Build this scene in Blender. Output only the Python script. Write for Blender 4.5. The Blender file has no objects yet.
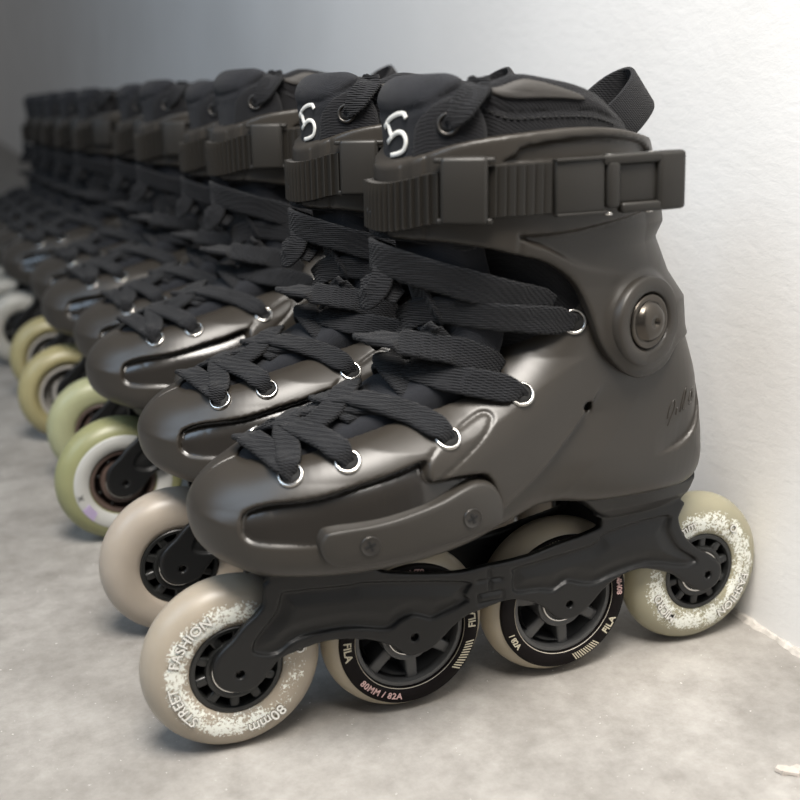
import bpy, math, random
import numpy as np
from mathutils import Vector, Matrix
from mathutils.bvhtree import BVHTree

random.seed(7)
SC = bpy.context.scene
COL = SC.collection
MM = 0.001
PI = math.pi

# ------------------------------------------------------------------ materials
def new_mat(name):
    m = bpy.data.materials.new(name); m.use_nodes = True
    nt = m.node_tree
    return m, nt, nt.nodes['Principled BSDF']

def nd(nt, typ, **kw):
    n = nt.nodes.new(typ)
    for k, v in kw.items():
        if k in n.inputs: n.inputs[k].default_value = v
        else: setattr(n, k, v)
    return n

def plain(name, col, rough=0.5, metal=0.0, bump=None, spec=0.5, var=0.0, varscale=40.0, sss=0.0, coat=0.0):
    """one procedural surface: a colour with slight mottling and an optional grain bump"""
    m, nt, b = new_mat(name)
    b.inputs['Roughness'].default_value = rough
    b.inputs['Metallic'].default_value = metal
    b.inputs['Specular IOR Level'].default_value = spec
    b.inputs['Coat Weight'].default_value = coat
    tc = nd(nt, 'ShaderNodeTexCoord')
    if var:
        n = nd(nt, 'ShaderNodeTexNoise', Scale=varscale, Detail=4.0)
        nt.links.new(tc.outputs['Object'], n.inputs['Vector'])
        r = nd(nt, 'ShaderNodeMixRGB')
        r.inputs[1].default_value = (*[c * (1 - var) for c in col], 1)
        r.inputs[2].default_value = (*[min(1, c * (1 + var)) for c in col], 1)
        nt.links.new(n.outputs['Fac'], r.inputs[0]); nt.links.new(r.outputs[0], b.inputs['Base Color'])
    else:
        b.inputs['Base Color'].default_value = (*col, 1)
    if sss:
        b.inputs['Subsurface Weight'].default_value = sss
        b.inputs['Subsurface Radius'].default_value = (1, .8, .6)
        b.inputs['Subsurface Scale'].default_value = 0.006
    if bump:
        sc, st, dist = bump
        n2 = nd(nt, 'ShaderNodeTexNoise', Scale=sc, Detail=3.0)
        nt.links.new(tc.outputs['Object'], n2.inputs['Vector'])
        bp = nd(nt, 'ShaderNodeBump', Strength=st, Distance=dist)
        nt.links.new(n2.outputs['Fac'], bp.inputs['Height']); nt.links.new(bp.outputs[0], b.inputs['Normal'])
    return m

def fabric(name, col, scale=900.0, st=0.5, rough=0.9):
    m, nt, b = new_mat(name)
    b.inputs['Roughness'].default_value = rough
    b.inputs['Specular IOR Level'].default_value = 0.25
    b.inputs['Sheen Weight'].default_value = 0.06
    tc = nd(nt, 'ShaderNodeTexCoord')
    w1 = nd(nt, 'ShaderNodeTexWave', Scale=scale / 6.28, Distortion=1.5); w1.bands_direction = 'DIAGONAL'
    w2 = nd(nt, 'ShaderNodeTexWave', Scale=scale / 6.28, Distortion=1.5); w2.bands_direction = 'Z'
    n = nd(nt, 'ShaderNodeTexNoise', Scale=120.0, Detail=5.0)
    for q in (w1, w2, n): nt.links.new(tc.outputs['Object'], q.inputs['Vector'])
    mx = nd(nt, 'ShaderNodeMath', operation='ADD'); nt.links.new(w1.outputs['Fac'], mx.inputs[0]); nt.links.new(w2.outputs['Fac'], mx.inputs[1])
    bp = nd(nt, 'ShaderNodeBump', Strength=st, Distance=0.0006)
    nt.links.new(mx.outputs[0], bp.inputs['Height']); nt.links.new(bp.outputs[0], b.inputs['Normal'])
    r = nd(nt, 'ShaderNodeMixRGB')
    r.inputs[1].default_value = (*[c * .7 for c in col], 1); r.inputs[2].default_value = (*[c * 1.3 for c in col], 1)
    nt.links.new(n.outputs['Fac'], r.inputs[0]); nt.links.new(r.outputs[0], b.inputs['Base Color'])
    return m

def tyre_mat(name, col, print_r=None, col2=None, sss=0.25):
    """urethane tyre; print_r=(r0, r1, a0, a1) in metres adds worn white ink flecks over that ring, the worn gap between angles a0..a1"""
    m, nt, b = new_mat(name)
    b.inputs['Roughness'].default_value = 0.38
    b.inputs['Subsurface Weight'].default_value = sss
    b.inputs['Subsurface Radius'].default_value = (1, .85, .65)
    b.inputs['Subsurface Scale'].default_value = 0.004
    tc = nd(nt, 'ShaderNodeTexCoord')
    n = nd(nt, 'ShaderNodeTexNoise', Scale=60.0, Detail=5.0)
    nt.links.new(tc.outputs['Object'], n.inputs['Vector'])
    base = nd(nt, 'ShaderNodeMixRGB')
    base.inputs[1].default_value = (*[c * .86 for c in col], 1); base.inputs[2].default_value = (*[min(1, c * 1.12) for c in (col2 or col)], 1)
    nt.links.new(n.outputs['Fac'], base.inputs[0])
    out = base.outputs[0]
    if print_r:
        r0, r1, a0, a1 = print_r
        sep = nd(nt, 'ShaderNodeSeparateXYZ'); nt.links.new(tc.outputs['Object'], sep.inputs[0])
        def mth(op, a, bb=None, c=None):
            q = nd(nt, 'ShaderNodeMath', operation=op)
            for i, v in enumerate((a, bb, c)):
                if v is None: continue
                if isinstance(v, (int, float)): q.inputs[i].default_value = v
                else: nt.links.new(v, q.inputs[i])
            return q.outputs[0]
        x, z = sep.outputs[0], sep.outputs[2]
        rr = mth('SQRT', mth('ADD', mth('MULTIPLY', x, x), mth('MULTIPLY', z, z)))
        ang = mth('ARCTAN2', z, x)
        mid, half = (r0 + r1) / 2, (r1 - r0) / 2
        ring = mth('SUBTRACT', 1.0, mth('DIVIDE', mth('ABSOLUTE', mth('SUBTRACT', rr, mid)), half))      # 1 in the middle, 0 at the edges
        da = mth('ABSOLUTE', mth('SUBTRACT', ang, (a0 + a1) / 2))
        gap = mth('SMOOTHSTEP' if False else 'MULTIPLY', mth('MINIMUM', mth('MAXIMUM', mth('DIVIDE', mth('SUBTRACT', da, (a1 - a0) / 2 - .25), .5), 0.0), 1.0), 1.0)
        f1 = nd(nt, 'ShaderNodeTexNoise', Scale=820.0, Detail=4.0, Roughness=.7); nt.links.new(tc.outputs['Object'], f1.inputs['Vector'])
        f2 = nd(nt, 'ShaderNodeTexNoise', Scale=170.0, Detail=2.0); nt.links.new(tc.outputs['Object'], f2.inputs['Vector'])
        s = mth('ADD', f1.outputs['Fac'], mth('MULTIPLY', mth('SUBTRACT', f2.outputs['Fac'], .5), .5))
        s = mth('ADD', s, mth('MULTIPLY', mth('MINIMUM', ring, .5), .34))
        s = mth('ADD', s, mth('MULTIPLY', mth('SUBTRACT', gap, 1.0), .13))
        th = mth('MULTIPLY', mth('GREATER_THAN', s, .63), mth('GREATER_THAN', ring, 0.0))
        mx = nd(nt, 'ShaderNodeMixRGB'); nt.links.new(th, mx.inputs[0]); nt.links.new(out, mx.inputs[1])
        mx.inputs[2].default_value = (.74, .75, .69, 1)
        out = mx.outputs[0]
    nt.links.new(out, b.inputs['Base Color'])
    return m

M = {}
M['shell'] = plain('satin_graphite_plastic', (.031, .0265, .0215), .36, bump=(1500, .05, .0002), var=.06, spec=.5)
M['polished_shade'] = plain('polished_shaded_graphite_plastic', (.016, .0135, .011), .20, var=.06, spec=.6)  # glossier shell plastic, its colour darkened to paint in the recess shade
M['cuff'] = plain('matt_graphite_plastic', (.029, .025, .0205), .40, bump=(1800, .08, .0002), var=.05, spec=.4)
M['plate'] = plain('rubbed_grey_plastic', (.027, .0235, .0195), .44, bump=(1800, .1, .0002), var=.06)
M['strap'] = plain('strap_plastic', (.0165, .0148, .0125), .44, bump=(1500, .1, .0002), var=.05, spec=.4)
M['frame'] = plain('black_frame_plastic', (.0065, .0066, .0068), .41, bump=(2200, .08, .0002), var=.05, spec=.4)
M['dark'] = plain('black_plastic', (.010, .010, .010), .35, var=.05)
M['screw'] = plain('blackened_steel', (.06, .056, .052), .33, metal=.7, var=.05)
M['steel'] = plain('bright_steel', (.62, .60, .57), .22, metal=1.0, var=.05)
M['bronze'] = plain('gunmetal_button', (.085, .075, .064), .25, metal=.9, var=.05)
M['lace'] = fabric('woven_black_lace', (.0105, .0108, .0125), 1900, 1.0)
M['lining'] = fabric('black_mesh_textile', (.009, .009, .0105), 2600, .7)
M['tongue'] = fabric('charcoal_textile', (.014, .0148, .018), 3600, .5)
M['patch'] = plain('grey_synthetic_leather', (.030, .027, .024), .68, bump=(900, .2, .0003), var=.08)
M['stitch'] = plain('black_thread', (.008, .008, .008), .8, var=.05)
M['white'] = plain('white_ink', (.72, .71, .67), .5, var=.05)
M['cream_ink'] = plain('cream_ink', (.55, .50, .38), .5, var=.05)
M['pink_ink'] = plain('pink_ink', (.58, .38, .36), .5, var=.05)
M['lilac_ink'] = plain('lilac_ink', (.46, .38, .56), .5, var=.05)
M['ink_edge'] = plain('grimy_ink_edge', (.16, .145, .11), .6, var=.2)
M['band'] = plain('black_print_band', (.005, .0035, .0035), .55, var=.1, spec=.12)
M['pale_band'] = plain('pale_print_band', (.42, .42, .40), .4, var=.06)
M['hub'] = plain('black_hub_plastic', (.014, .0145, .014), .32, var=.08)
M['grey_hub'] = plain('smoky_hub_plastic', (.060, .060, .060), .28, var=.2, varscale=80)
M['brown_hub'] = plain('brown_hub_plastic', (.085, .058, .048), .5, var=.1)
M['white_hub'] = plain('pale_hub_plastic', (.32, .305, .28), .5, var=.08)
M['ty_print'] = tyre_mat('flecked_urethane', (.33, .285, .225), (.0205, .0325, -1.05, .35))
M['ty_print_rear'] = tyre_mat('flecked_olive_urethane', (.31, .29, .205), (.0205, .0335, 2.5, 3.1))
M['ty_cream'] = tyre_mat('cream_urethane', (.42, .365, .275))
M['ty_beige'] = tyre_mat('beige_urethane', (.33, .285, .235))
M['ty_green'] = tyre_mat('green_urethane', (.235, .237, .118))
M['ty_pale_green'] = tyre_mat('pale_green_urethane', (.31, .315, .185))
M['ty_yellow'] = tyre_mat('yellow_urethane', (.30, .265, .135))
M['ty_white'] = tyre_mat('white_urethane', (.36, .35, .315))

# ------------------------------------------------------------------ mesh helpers
def link_mesh(name, V, F, mat, parent=None, smooth=True):
    me = bpy.data.meshes.new(name)
    V = np.asarray(V, dtype=np.float64) * MM
    me.from_pydata(V.tolist(), [], F if isinstance(F, list) else F.tolist())
    if smooth: me.polygons.foreach_set('use_smooth', np.ones(len(me.polygons), dtype=bool))
    me.materials.append(mat); me.update()
    o = bpy.data.objects.new(name, me); COL.objects.link(o)
    if parent is not None: o.parent = parent
    return o

class MB:
    """collects pieces (in mm) into ONE mesh"""
    def __init__(s): s.V = []; s.F = []
    def add(s, V, F):
        n = len(s.V); s.V += [tuple(v) for v in V]; s.F += [tuple(i + n for i in f) for f in F]; return s
    def obj(s, name, mat, parent=None, smooth=True): return link_mesh(name, s.V, s.F, mat, parent, smooth)

def sharp(o, deg=35):
    me = o.data; a = math.cos(math.radians(deg))
    import bmesh
    bm = bmesh.new(); bm.from_mesh(me)
    for e in bm.edges:
        if len(e.link_faces) == 2 and e.link_faces[0].normal.dot(e.link_faces[1].normal) < a: e.smooth = False
    bm.to_mesh(me); bm.free(); return o

def catmull(P, n=6, closed=False):
    P = np.asarray(P, float); N = len(P); out = []
    rng = range(N if closed else N - 1)
    for i in rng:
        if closed: a, b, c, d = P[(i - 1) % N], P[i], P[(i + 1) % N], P[(i + 2) % N]
        else:
            b, c = P[i], P[i + 1]; a = P[i - 1] if i else 2 * b - c; d = P[i + 2] if i + 2 < N else 2 * c - b
        for k in range(n):
            t = k / n
            out.append(.5 * (2 * b + (c - a) * t + (2 * a - 5 * b + 4 * c - d) * t * t + (3 * b - a - 3 * c + d) * t ** 3))
    if not closed: out.append(P[-1])
    return np.array(out)

def sdpoly(P, X, Z):
    """signed distance to a closed polygon, negative inside"""
    P = np.asarray(P, float); d = np.full(np.broadcast(X, Z).shape, 1e18); s = np.zeros(d.shape, bool)
    for i in range(len(P)):
        a, b = P[i], P[(i + 1) % len(P)]
        ex, ez = b - a; wx, wz = X - a[0], Z - a[1]
        L = ex * ex + ez * ez
        if L < 1e-12: continue
        t = np.clip((wx * ex + wz * ez) / L, 0, 1)
        d = np.minimum(d, (wx - ex * t) ** 2 + (wz - ez * t) ** 2)
        c = ((a[1] > Z) != (b[1] > Z))
        if ez != 0: s ^= c & (X < (b[0] - a[0]) * (Z - a[1]) / ez + a[0])
    d = np.sqrt(d)
    return np.where(s, -d, d)

def dline(P, X, Z):
    P = np.asarray(P, float); d = np.full(np.broadcast(X, Z).shape, 1e18)
    for a, b in zip(P[:-1], P[1:]):
        ex, ez = b - a; wx, wz = X - a[0], Z - a[1]
        t = np.clip((wx * ex + wz * ez) / max(ex * ex + ez * ez, 1e-9), 0, 1)
        d = np.minimum(d, (wx - ex * t) ** 2 + (wz - ez * t) ** 2)
    return np.sqrt(d)

def rint(a, b, r):
    """intersection of two fields with a fillet of radius r"""
    u, v = np.maximum(a + r, 0), np.maximum(b + r, 0)
    return np.minimum(np.maximum(a, b), -r) * 0 + np.sqrt(u * u + v * v) + np.minimum(np.maximum(a + r, b + r), 0) - r

def smax(a, b, k):
    h = np.clip(.5 - .5 * (b - a) / k, 0, 1)
    return b * (1 - h) + a * h + k * h * (1 - h)
def smin(a, b, k): return -smax(-a, -b, k)
def sstep(e0, e1, x):
    t = np.clip((x - e0) / (e1 - e0), 0, 1); return t * t * (3 - 2 * t)
def ip(x, xs, ys): return np.interp(x, xs, ys)

def surface_nets(F, org, h):
    F = np.ascontiguousarray(F, dtype=np.float32)
    nx, ny, nz = F.shape
    S = F < 0
    c = [(0,0,0),(1,0,0),(0,1,0),(1,1,0),(0,0,1),(1,0,1),(0,1,1),(1,1,1)]
    sl = lambda A, o: A[o[0]:nx - 1 + o[0], o[1]:ny - 1 + o[1], o[2]:nz - 1 + o[2]]
    cnt = np.zeros((nx - 1, ny - 1, nz - 1), np.int8)
    for o in c: cnt += sl(S, o)
    act = (cnt > 0) & (cnt < 8)
    I = np.argwhere(act); idx = -np.ones(act.shape, np.int64); idx[act] = np.arange(len(I))
    acc = np.zeros((len(I), 3)); n = np.zeros(len(I))
    ed = [(0,1),(2,3),(4,5),(6,7),(0,2),(1,3),(4,6),(5,7),(0,4),(1,5),(2,6),(3,7)]
    val = [F[I[:,0]+o[0], I[:,1]+o[1], I[:,2]+o[2]] for o in c]
    for a, b in ed:
        fa, fb = val[a], val[b]; m = (fa < 0) != (fb < 0)
        t = np.where(m, fa / np.where(m, fa - fb, 1), 0)
        p = np.array(c[a])[None] + t[:, None] * (np.array(c[b]) - np.array(c[a]))[None]
        acc[m] += p[m]; n[m] += 1
    V = (I + acc / n[:, None]) * h + np.array(org)[None]
    Q = []
    for ax in range(3):
        o1 = [0,0,0]; o1[ax] = 1
        A = S[:nx - o1[0], :ny - o1[1], :nz - o1[2]]; B = S[o1[0]:, o1[1]:, o1[2]:]
        E = np.argwhere(A != B)
        u, v = (ax + 1) % 3, (ax + 2) % 3
        E = E[(E[:, u] > 0) & (E[:, v] > 0) & (E[:, u] < F.shape[u] - 1) & (E[:, v] < F.shape[v] - 1)]
        fl = A[E[:, 0], E[:, 1], E[:, 2]]
        def cell(du, dv):
            k = E.copy(); k[:, u] -= du; k[:, v] -= dv
            return idx[k[:, 0], k[:, 1], k[:, 2]]
        q = np.stack([cell(1, 1), cell(0, 1), cell(0, 0), cell(1, 0)], 1)
        q[~fl] = q[~fl][:, ::-1]
        Q.append(q)
    Q = np.concatenate(Q)
    return V, Q

class Grid:
    """half grid (y >= 0), mirrored when meshed"""
    def __init__(s, x, y, z, h):
        s.h = h
        s.x = np.arange(x[0], x[1] + h, h); s.y = np.arange(0, y + h, h); s.z = np.arange(z[0], z[1] + h, h)
        s.X = s.x[:, None, None]; s.Y = s.y[None, :, None]; s.Z = s.z[None, None, :]
        s.X2, s.Z2 = s.x[:, None], s.z[None, :]           # side plane
    def side(s, f2): return f2[:, None, :]
    def mesh(s, F, name, mat, parent=None):
        F = np.broadcast_to(F, (len(s.x), len(s.y), len(s.z)))
        full = np.concatenate([F[:, :0:-1, :], F], 1)
        V, Q = surface_nets(full, (s.x[0], -s.y[-1], s.z[0]), s.h)
        return link_mesh(name, V, Q, mat, parent)

def bvh(o):
    me = o.data
    return BVHTree.FromPolygons([tuple(v.co) for v in me.vertices], [tuple(p.vertices) for p in me.polygons])
def on_side(tree, x, z, off=0.0, sgn=-1):
    """point and normal of the near side face at side-view position x, z (mm)"""
    h = tree.ray_cast(Vector((x * MM, sgn * .2, z * MM)), Vector((0, -sgn, 0)))
    if h[0] is None: return Vector((x, sgn * 30, z)), Vector((0, sgn, 0))
    n = h[1] if h[1].y * sgn > 0 else -h[1]
    return h[0] / MM + n * off, n

def frame_of(n, up=(0, 0, 1)):
    n = Vector(n).normalized(); u = Vector(up); u = (u - n * u.dot(n)).normalized(); r = u.cross(n)
    return r, u, n

def lathe(prof, n=48, axis='y', org=(0, 0, 0), basis=None):
    """prof: (radius, height along the axis); closed end to end"""
    V, F = [], []; m = len(prof)
    for i in range(n):
        a = 2 * PI * i / n; c, s = math.cos(a), math.sin(a)
        for r, t in prof:
            if basis:
                R, U, N = basis; p = Vector(org) + R * (r * c) + U * (r * s) + N * t; V.append(tuple(p))
            else: V.append((org[0] + r * c, org[1] + t, org[2] + r * s))
    for i in range(n):
        j = (i + 1) % n
        for k in range(m - 1): F.append((i * m + k, i * m + k + 1, j * m + k + 1, j * m + k))
    return V, F

def box(c, s, basis=None, bev=0.0):
    """box with chamfered edges about centre c with sizes s along the basis"""
    R, U, N = basis or (Vector((1, 0, 0)), Vector((0, 1, 0)), Vector((0, 0, 1)))
    a, b, d = [q / 2 for q in s]; e = min(bev, a * .9, b * .9, d * .9)
    if e <= 0:
        P = [(x, y, z) for x in (-a, a) for y in (-b, b) for z in (-d, d)]
        F = [(0,1,3,2),(4,6,7,5),(0,4,5,1),(2,3,7,6),(0,2,6,4),(1,5,7,3)]
        return [tuple(Vector(c) + R * x + U * y + N * z) for x, y, z in P], F
    import bmesh
    bm = bmesh.new(); bmesh.ops.create_cube(bm, size=1)
    for v in bm.verts: v.co = Vector((v.co.x * 2 * a, v.co.y * 2 * b, v.co.z * 2 * d))
    bmesh.ops.bevel(bm, geom=bm.edges[:], offset=e, segments=3, profile=.5, affect='EDGES')
    bm.verts.index_update()
    V = [tuple(Vector(c) + R * v.co.x + U * v.co.y + N * v.co.z) for v in bm.verts]
    F = [tuple(v.index for v in f.verts) for f in bm.faces]; bm.free()
    return V, F

def tube(P, r, n=8, close=True):
    P = [Vector(p) for p in P]; V, F = [], []
    prev = None
    for i, p in enumerate(P):
        t = (P[min(i + 1, len(P) - 1)] - P[max(i - 1, 0)]).normalized()
        if prev is None: prev = t.orthogonal().normalized()
        u = (prev - t * prev.dot(t)).normalized(); w = t.cross(u); prev = u
        for k in range(n):
            a = 2 * PI * k / n; V.append(tuple(p + (u * math.cos(a) + w * math.sin(a)) * r))
    for i in range(len(P) - 1):
        for k in range(n):
            l = (k + 1) % n; F.append((i * n + k, i * n + l, (i + 1) * n + l, (i + 1) * n + k))
    F.append(tuple(range(n))[::-1]); F.append(tuple(range((len(P) - 1) * n, len(P) * n)))
    return V, F

def ribbon(P, N, w, t, prof=None):
    """flat woven band: P points, N normals (facing outwards), width w, thickness t; scalar or per point"""
    P = [Vector(p) for p in P]; n = len(P); V, F = [], []
    sec = prof or [(-.5, 0), (-.47, .4), (-.40, .5), (-.2, .46), (0, .38), (.2, .46), (.40, .5), (.47, .4), (.5, 0), (.47, -.4), (.40, -.5), (-.40, -.5), (-.47, -.4)]
    m = len(sec)
    for i, p in enumerate(P):
        T = (P[min(i + 1, n - 1)] - P[max(i - 1, 0)]).normalized()
        nn = Vector(N[i]); nn = (nn - T * nn.dot(T)).normalized(); b = T.cross(nn)
        ww = w[i] if hasattr(w, '__len__') else w
        for a, c in sec: V.append(tuple(p + b * (a * ww) + nn * (c * t)))
    for i in range(n - 1):
        for k in range(m):
            l = (k + 1) % m; F.append((i * m + k, (i + 1) * m + k, (i + 1) * m + l, i * m + l))
    F.append(tuple(range(m))); F.append(tuple(range((n - 1) * m, n * m))[::-1])
    return V, F

def empty(name, loc=(0, 0, 0), parent=None):
    o = bpy.data.objects.new(name, None); COL.objects.link(o); o.location = loc; o.empty_display_size = .05
    o.parent = parent; return o

def glyphs(text, size, r, a_mid, outward, y, depth=.25, spacing=1.0, fat=.012):
    """lettering bent round a wheel: radius r of the baseline centre, a_mid angle of the middle of the word, tops outward or inward (mm)"""
    cu = bpy.data.curves.new('lettering', 'FONT'); cu.body = text; cu.size = size; cu.align_x = 'CENTER'; cu.align_y = 'CENTER'
    cu.extrude = depth; cu.space_character = spacing; cu.offset = size * fat; cu.resolution_u = 4
    o = bpy.data.objects.new('lettering', cu); COL.objects.link(o)
    dg = bpy.context.evaluated_depsgraph_get(); dg.update()
    me = bpy.data.meshes.new_from_object(o.evaluated_get(dg))
    V = []
    for v in me.vertices:
        x, h, d = v.co
        if outward: a = a_mid - x / r; rr = r + h
        else: a = a_mid + x / r; rr = r - h
        V.append((rr * math.cos(a), y - d, rr * math.sin(a)))
    F = [tuple(p.vertices) for p in me.polygons]
    bpy.data.objects.remove(o); bpy.data.meshes.remove(me)
    return V, F

# ================================================================== the skate (mm, toe at -x, heel at +x, ground z = 0, front axle x = 0)
root = empty('inline_skate')

# ---- lower shell
SIDE = [(14,89.5),(2,91.5),(-9,96.5),(-16.5,104.5),(-20,113),(-18.5,120),(-13,125.5),(-3,130.5),(10,134.5),(28,140),(55,145.5),(90,154),(113,166),(128,180),(138,198),(142,208),(150,214),(190,214),
        (201,207),(211,190),(222,170),(233,150),(239,133),(240.5,120),(238.5,109),(232,100.5),(222,97),(200,96.5),(165,98),(140,101.5),(118,98),(90,92.5),(55,89.5)]
PLAN = [(-20.5,0),(-19,8.5),(-13,18.5),(-1,29),(14,38.5),(36,45.5),(62,49),(92,48.5),(122,44),(150,40),(180,38),(205,35.5),(222,30.5),(233,22),(239,11),(241,0)]
PLAN = PLAN + [(x, -y) for x, y in PLAN[-2:0:-1]]
THROAT = [(9,133.5),(15,135),(29,136.5),(46,140.8),(72.7,148.1),(91.1,154.6),(109.9,162.5),(122,175.2),(129.2,190.4),(134.9,205),(138,220)]
REC = [(1,110.5),(1.6,115),(4.5,119),(13.2,122.3),(30.8,124.8),(46.1,128.4),(59.9,131.4),(73.5,135.0),(75.5,133.5),(75.2,129.2),(78,126.8),(92,127),(104,123),(104,100),(28,104.5),(8,105.6),(3,107.2)]
TAB = [(75.4,128.6),(75.8,134),(79.7,138.7),(88.7,143.2),(99.2,148.4),(104.8,150.3),(106.8,147.8),(98.8,139.7),(85.1,130.5),(77.9,126.6)]
RIDGE = catmull([(163,157.5),(152.7,143.5),(140.6,130.6),(126.1,117.7),(111.7,108.5),(104,101)], 5)
HEEL = catmull([(193,118),(208.2,121.2),(217.5,127.3),(224,136.4),(225.5,151.2)], 5)

EYES = [(22.5, 132.5), (44.5, 137), (86.5, 142.5), (121.5, 156.5), (148, 184.5)]
def build_shell():
    g = Grid((-25, 247), 54, (84, 222), .85)
    ds = sdpoly(catmull(SIDE, 5, True), g.X2, g.Z2)
    dp = sdpoly(catmull(PLAN, 5, True), g.x[:, None], g.y[None, :])
    yb = ip(g.z, [80, 120, 150, 170, 190, 230], [58, 56, 45, 39.5, 38, 38])
    dpl = np.maximum(dp[:, :, None], g.Y - yb[None, None, :])
    r = ip(g.z, [88, 100, 118, 130, 170], [9, 13, 24, 27, 25])[None, None, :]
    rx = ip(g.x, [-20, 10, 40], [22, 26, 28])[:, None, None]
    F = rint(g.side(ds), dpl, np.minimum(r, rx))
    # foot opening under the laces
    up = catmull(THROAT, 4); tpoly = list(map(tuple, up)) + [(138, 260), (-60, 260), (-60, 150)]
    dt = sdpoly(tpoly, g.X2, g.Z2)
    low = [(x, z - ip(x, [9, 40, 110], [9, 16, 16])) if x < 112 else (x, z) for x, z in THROAT]
    dl = sdpoly(list(map(tuple, catmull(low, 4))) + [(138, 260), (-60, 260), (-60, 150)], g.X2, g.Z2)
    yt = ip(g.x, [8.5, 11, 16, 28, 50, 80, 110, 130], [0, 7, 15, 20, 22.5, 26, 30, 38])[:, None, None]
    cut = np.minimum(g.side(dt), np.maximum(g.side(dl), g.Y - yt))
    # surface relief, on the side faces
    w = sstep(14, 26, g.Y)
    dr = sdpoly(catmull(REC, 4, True), g.X2, g.Z2)
    dtab = sdpoly(catmull(TAB, 4, True), g.X2, g.Z2)
    zt = ip(g.x, [1, 4.5, 13, 31, 46, 60, 73.5, 92, 104], [117, 119, 122.3, 124.8, 128.4, 131.4, 135, 129, 124])[:, None]
    td = np.clip((zt - g.Z2) / 19, 0, 1)
    rel = sstep(1.0, -2.2, dr) * (6.2 - 5.2 * td) * ip(g.x, [0, 14], [.55, 1])[:, None] + .8 * np.exp(-((dr + .6) / 1.0) ** 2) * sstep(112, 118, g.Z2)
    rel = rel * sstep(-.8, .8, dtab) + .9 * np.exp(-(dtab / .8) ** 2)
    drg = dline(RIDGE, g.X2, g.Z2)
    rp = list(map(tuple, RIDGE)) + [(138, 80), (185, 105), (198, 165)]
    rel -= .7 * np.exp(-(drg / 1.4) ** 2) * ip(g.Z2, [102, 108, 148, 157], [0, 1, 1, 0])
    rel += 2.6 * sstep(.7, -.7, sdpoly(rp, g.X2, g.Z2)) * np.clip(1 - drg / 20, 0, 1) * ip(g.Z2, [99, 106, 143, 157], [.2, 1, 1, 0])
    dh = dline(HEEL, g.X2, g.Z2)
    hp = list(map(tuple, HEEL)) + [(214, 158), (200, 138), (190, 124)]
    rel += 2.2 * sstep(.7, -.7, sdpoly(hp, g.X2, g.Z2)) * np.clip(1 - dh / 14, 0, 1) * ip(g.Z2, [112, 117, 138, 151], [0, 1, 1, .1]) * ip(g.x, [192, 206], [0, 1])[:, None]
    for ex, ez in EYES: rel = rel * sstep(4.5, 8.5, np.sqrt((g.X2 - ex) ** 2 + (g.Z2 - ez) ** 2))
    F = F + g.side(rel) * w
    F = smax(F, -cut, 1.2)
    hole = np.sqrt((g.X2 - 155.1) ** 2 + (g.Z2 - 146.4) ** 2) - 2.5
    F = smax(F, -np.maximum(g.side(hole), 30 - g.Y), .6)
    o = g.mesh(F, 'shell', M['shell'], root)
    # moulded recess: shade painted in as a darker base, with a polished finish
    me = o.data; me.materials.append(M['polished_shade']); n = len(me.polygons)
    c = np.empty(n * 3); me.polygons.foreach_get('center', c); c = c.reshape(-1, 3) / MM
    ins = (sdpoly(catmull(REC, 4, True), c[:, 0], c[:, 2]) < -1.2) & (sdpoly(catmull(TAB, 4, True), c[:, 0], c[:, 2]) > 1.0) & (np.abs(c[:, 1]) > 20)
    for ex, ez in EYES: ins &= np.hypot(c[:, 0] - ex, c[:, 2] - ez) > 7
    me.polygons.foreach_set('material_index', ins.astype(np.int32)); me.update()
    return o

shell = build_shell(); T_shell = bvh(shell)

# ---- eyelets: pressed metal rings on the shell, five on each side
eye_pos = []
for s in (-1, 1):
    for x, z in EYES:
        p, n = on_side(T_shell, x, z, .2, s)
        if s < 0: eye_pos.append((p, n))
        B = frame_of(n)
        prof = [(5.6, -1.2), (5.6, .3), (5.3, .9), (4.8, 1.15), (4.3, .9), (4.0, .2), (3.9, -1.0), (5.6, -1.2)]
        V, F = lathe(prof, 28, org=p, basis=B)
        o = link_mesh('eyelet', V, F, M['steel'], shell)
        V, F = lathe([(0.01, .12), (4.05, .12), (4.05, -1.0)], 20, org=p, basis=B)
        link_mesh('eyelet_hole', V, F, M['stitch'], shell)

# ---- embossed script on the heel
emb = MB()
for L in ([(203,134),(204,139),(206.5,142.5),(207,139),(204.5,133),(203.5,130.5)], [(208,135),(208.6,138.5)], [(210.5,136),(212,143),(214,147),(213.4,142),(212,137.5),(214,137)], [(216,140),(218,144.5),(219.5,143),(218,139),(216.5,138.5)], [(219.5,146),(219,141),(221,141)]):
    emb.add(*tube([on_side(T_shell, x - 4.5, z + 1, .05)[0] for x, z in catmull(L, 4)], .36, 6))
emb.obj('raised_emblem', M['shell'], shell)

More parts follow.
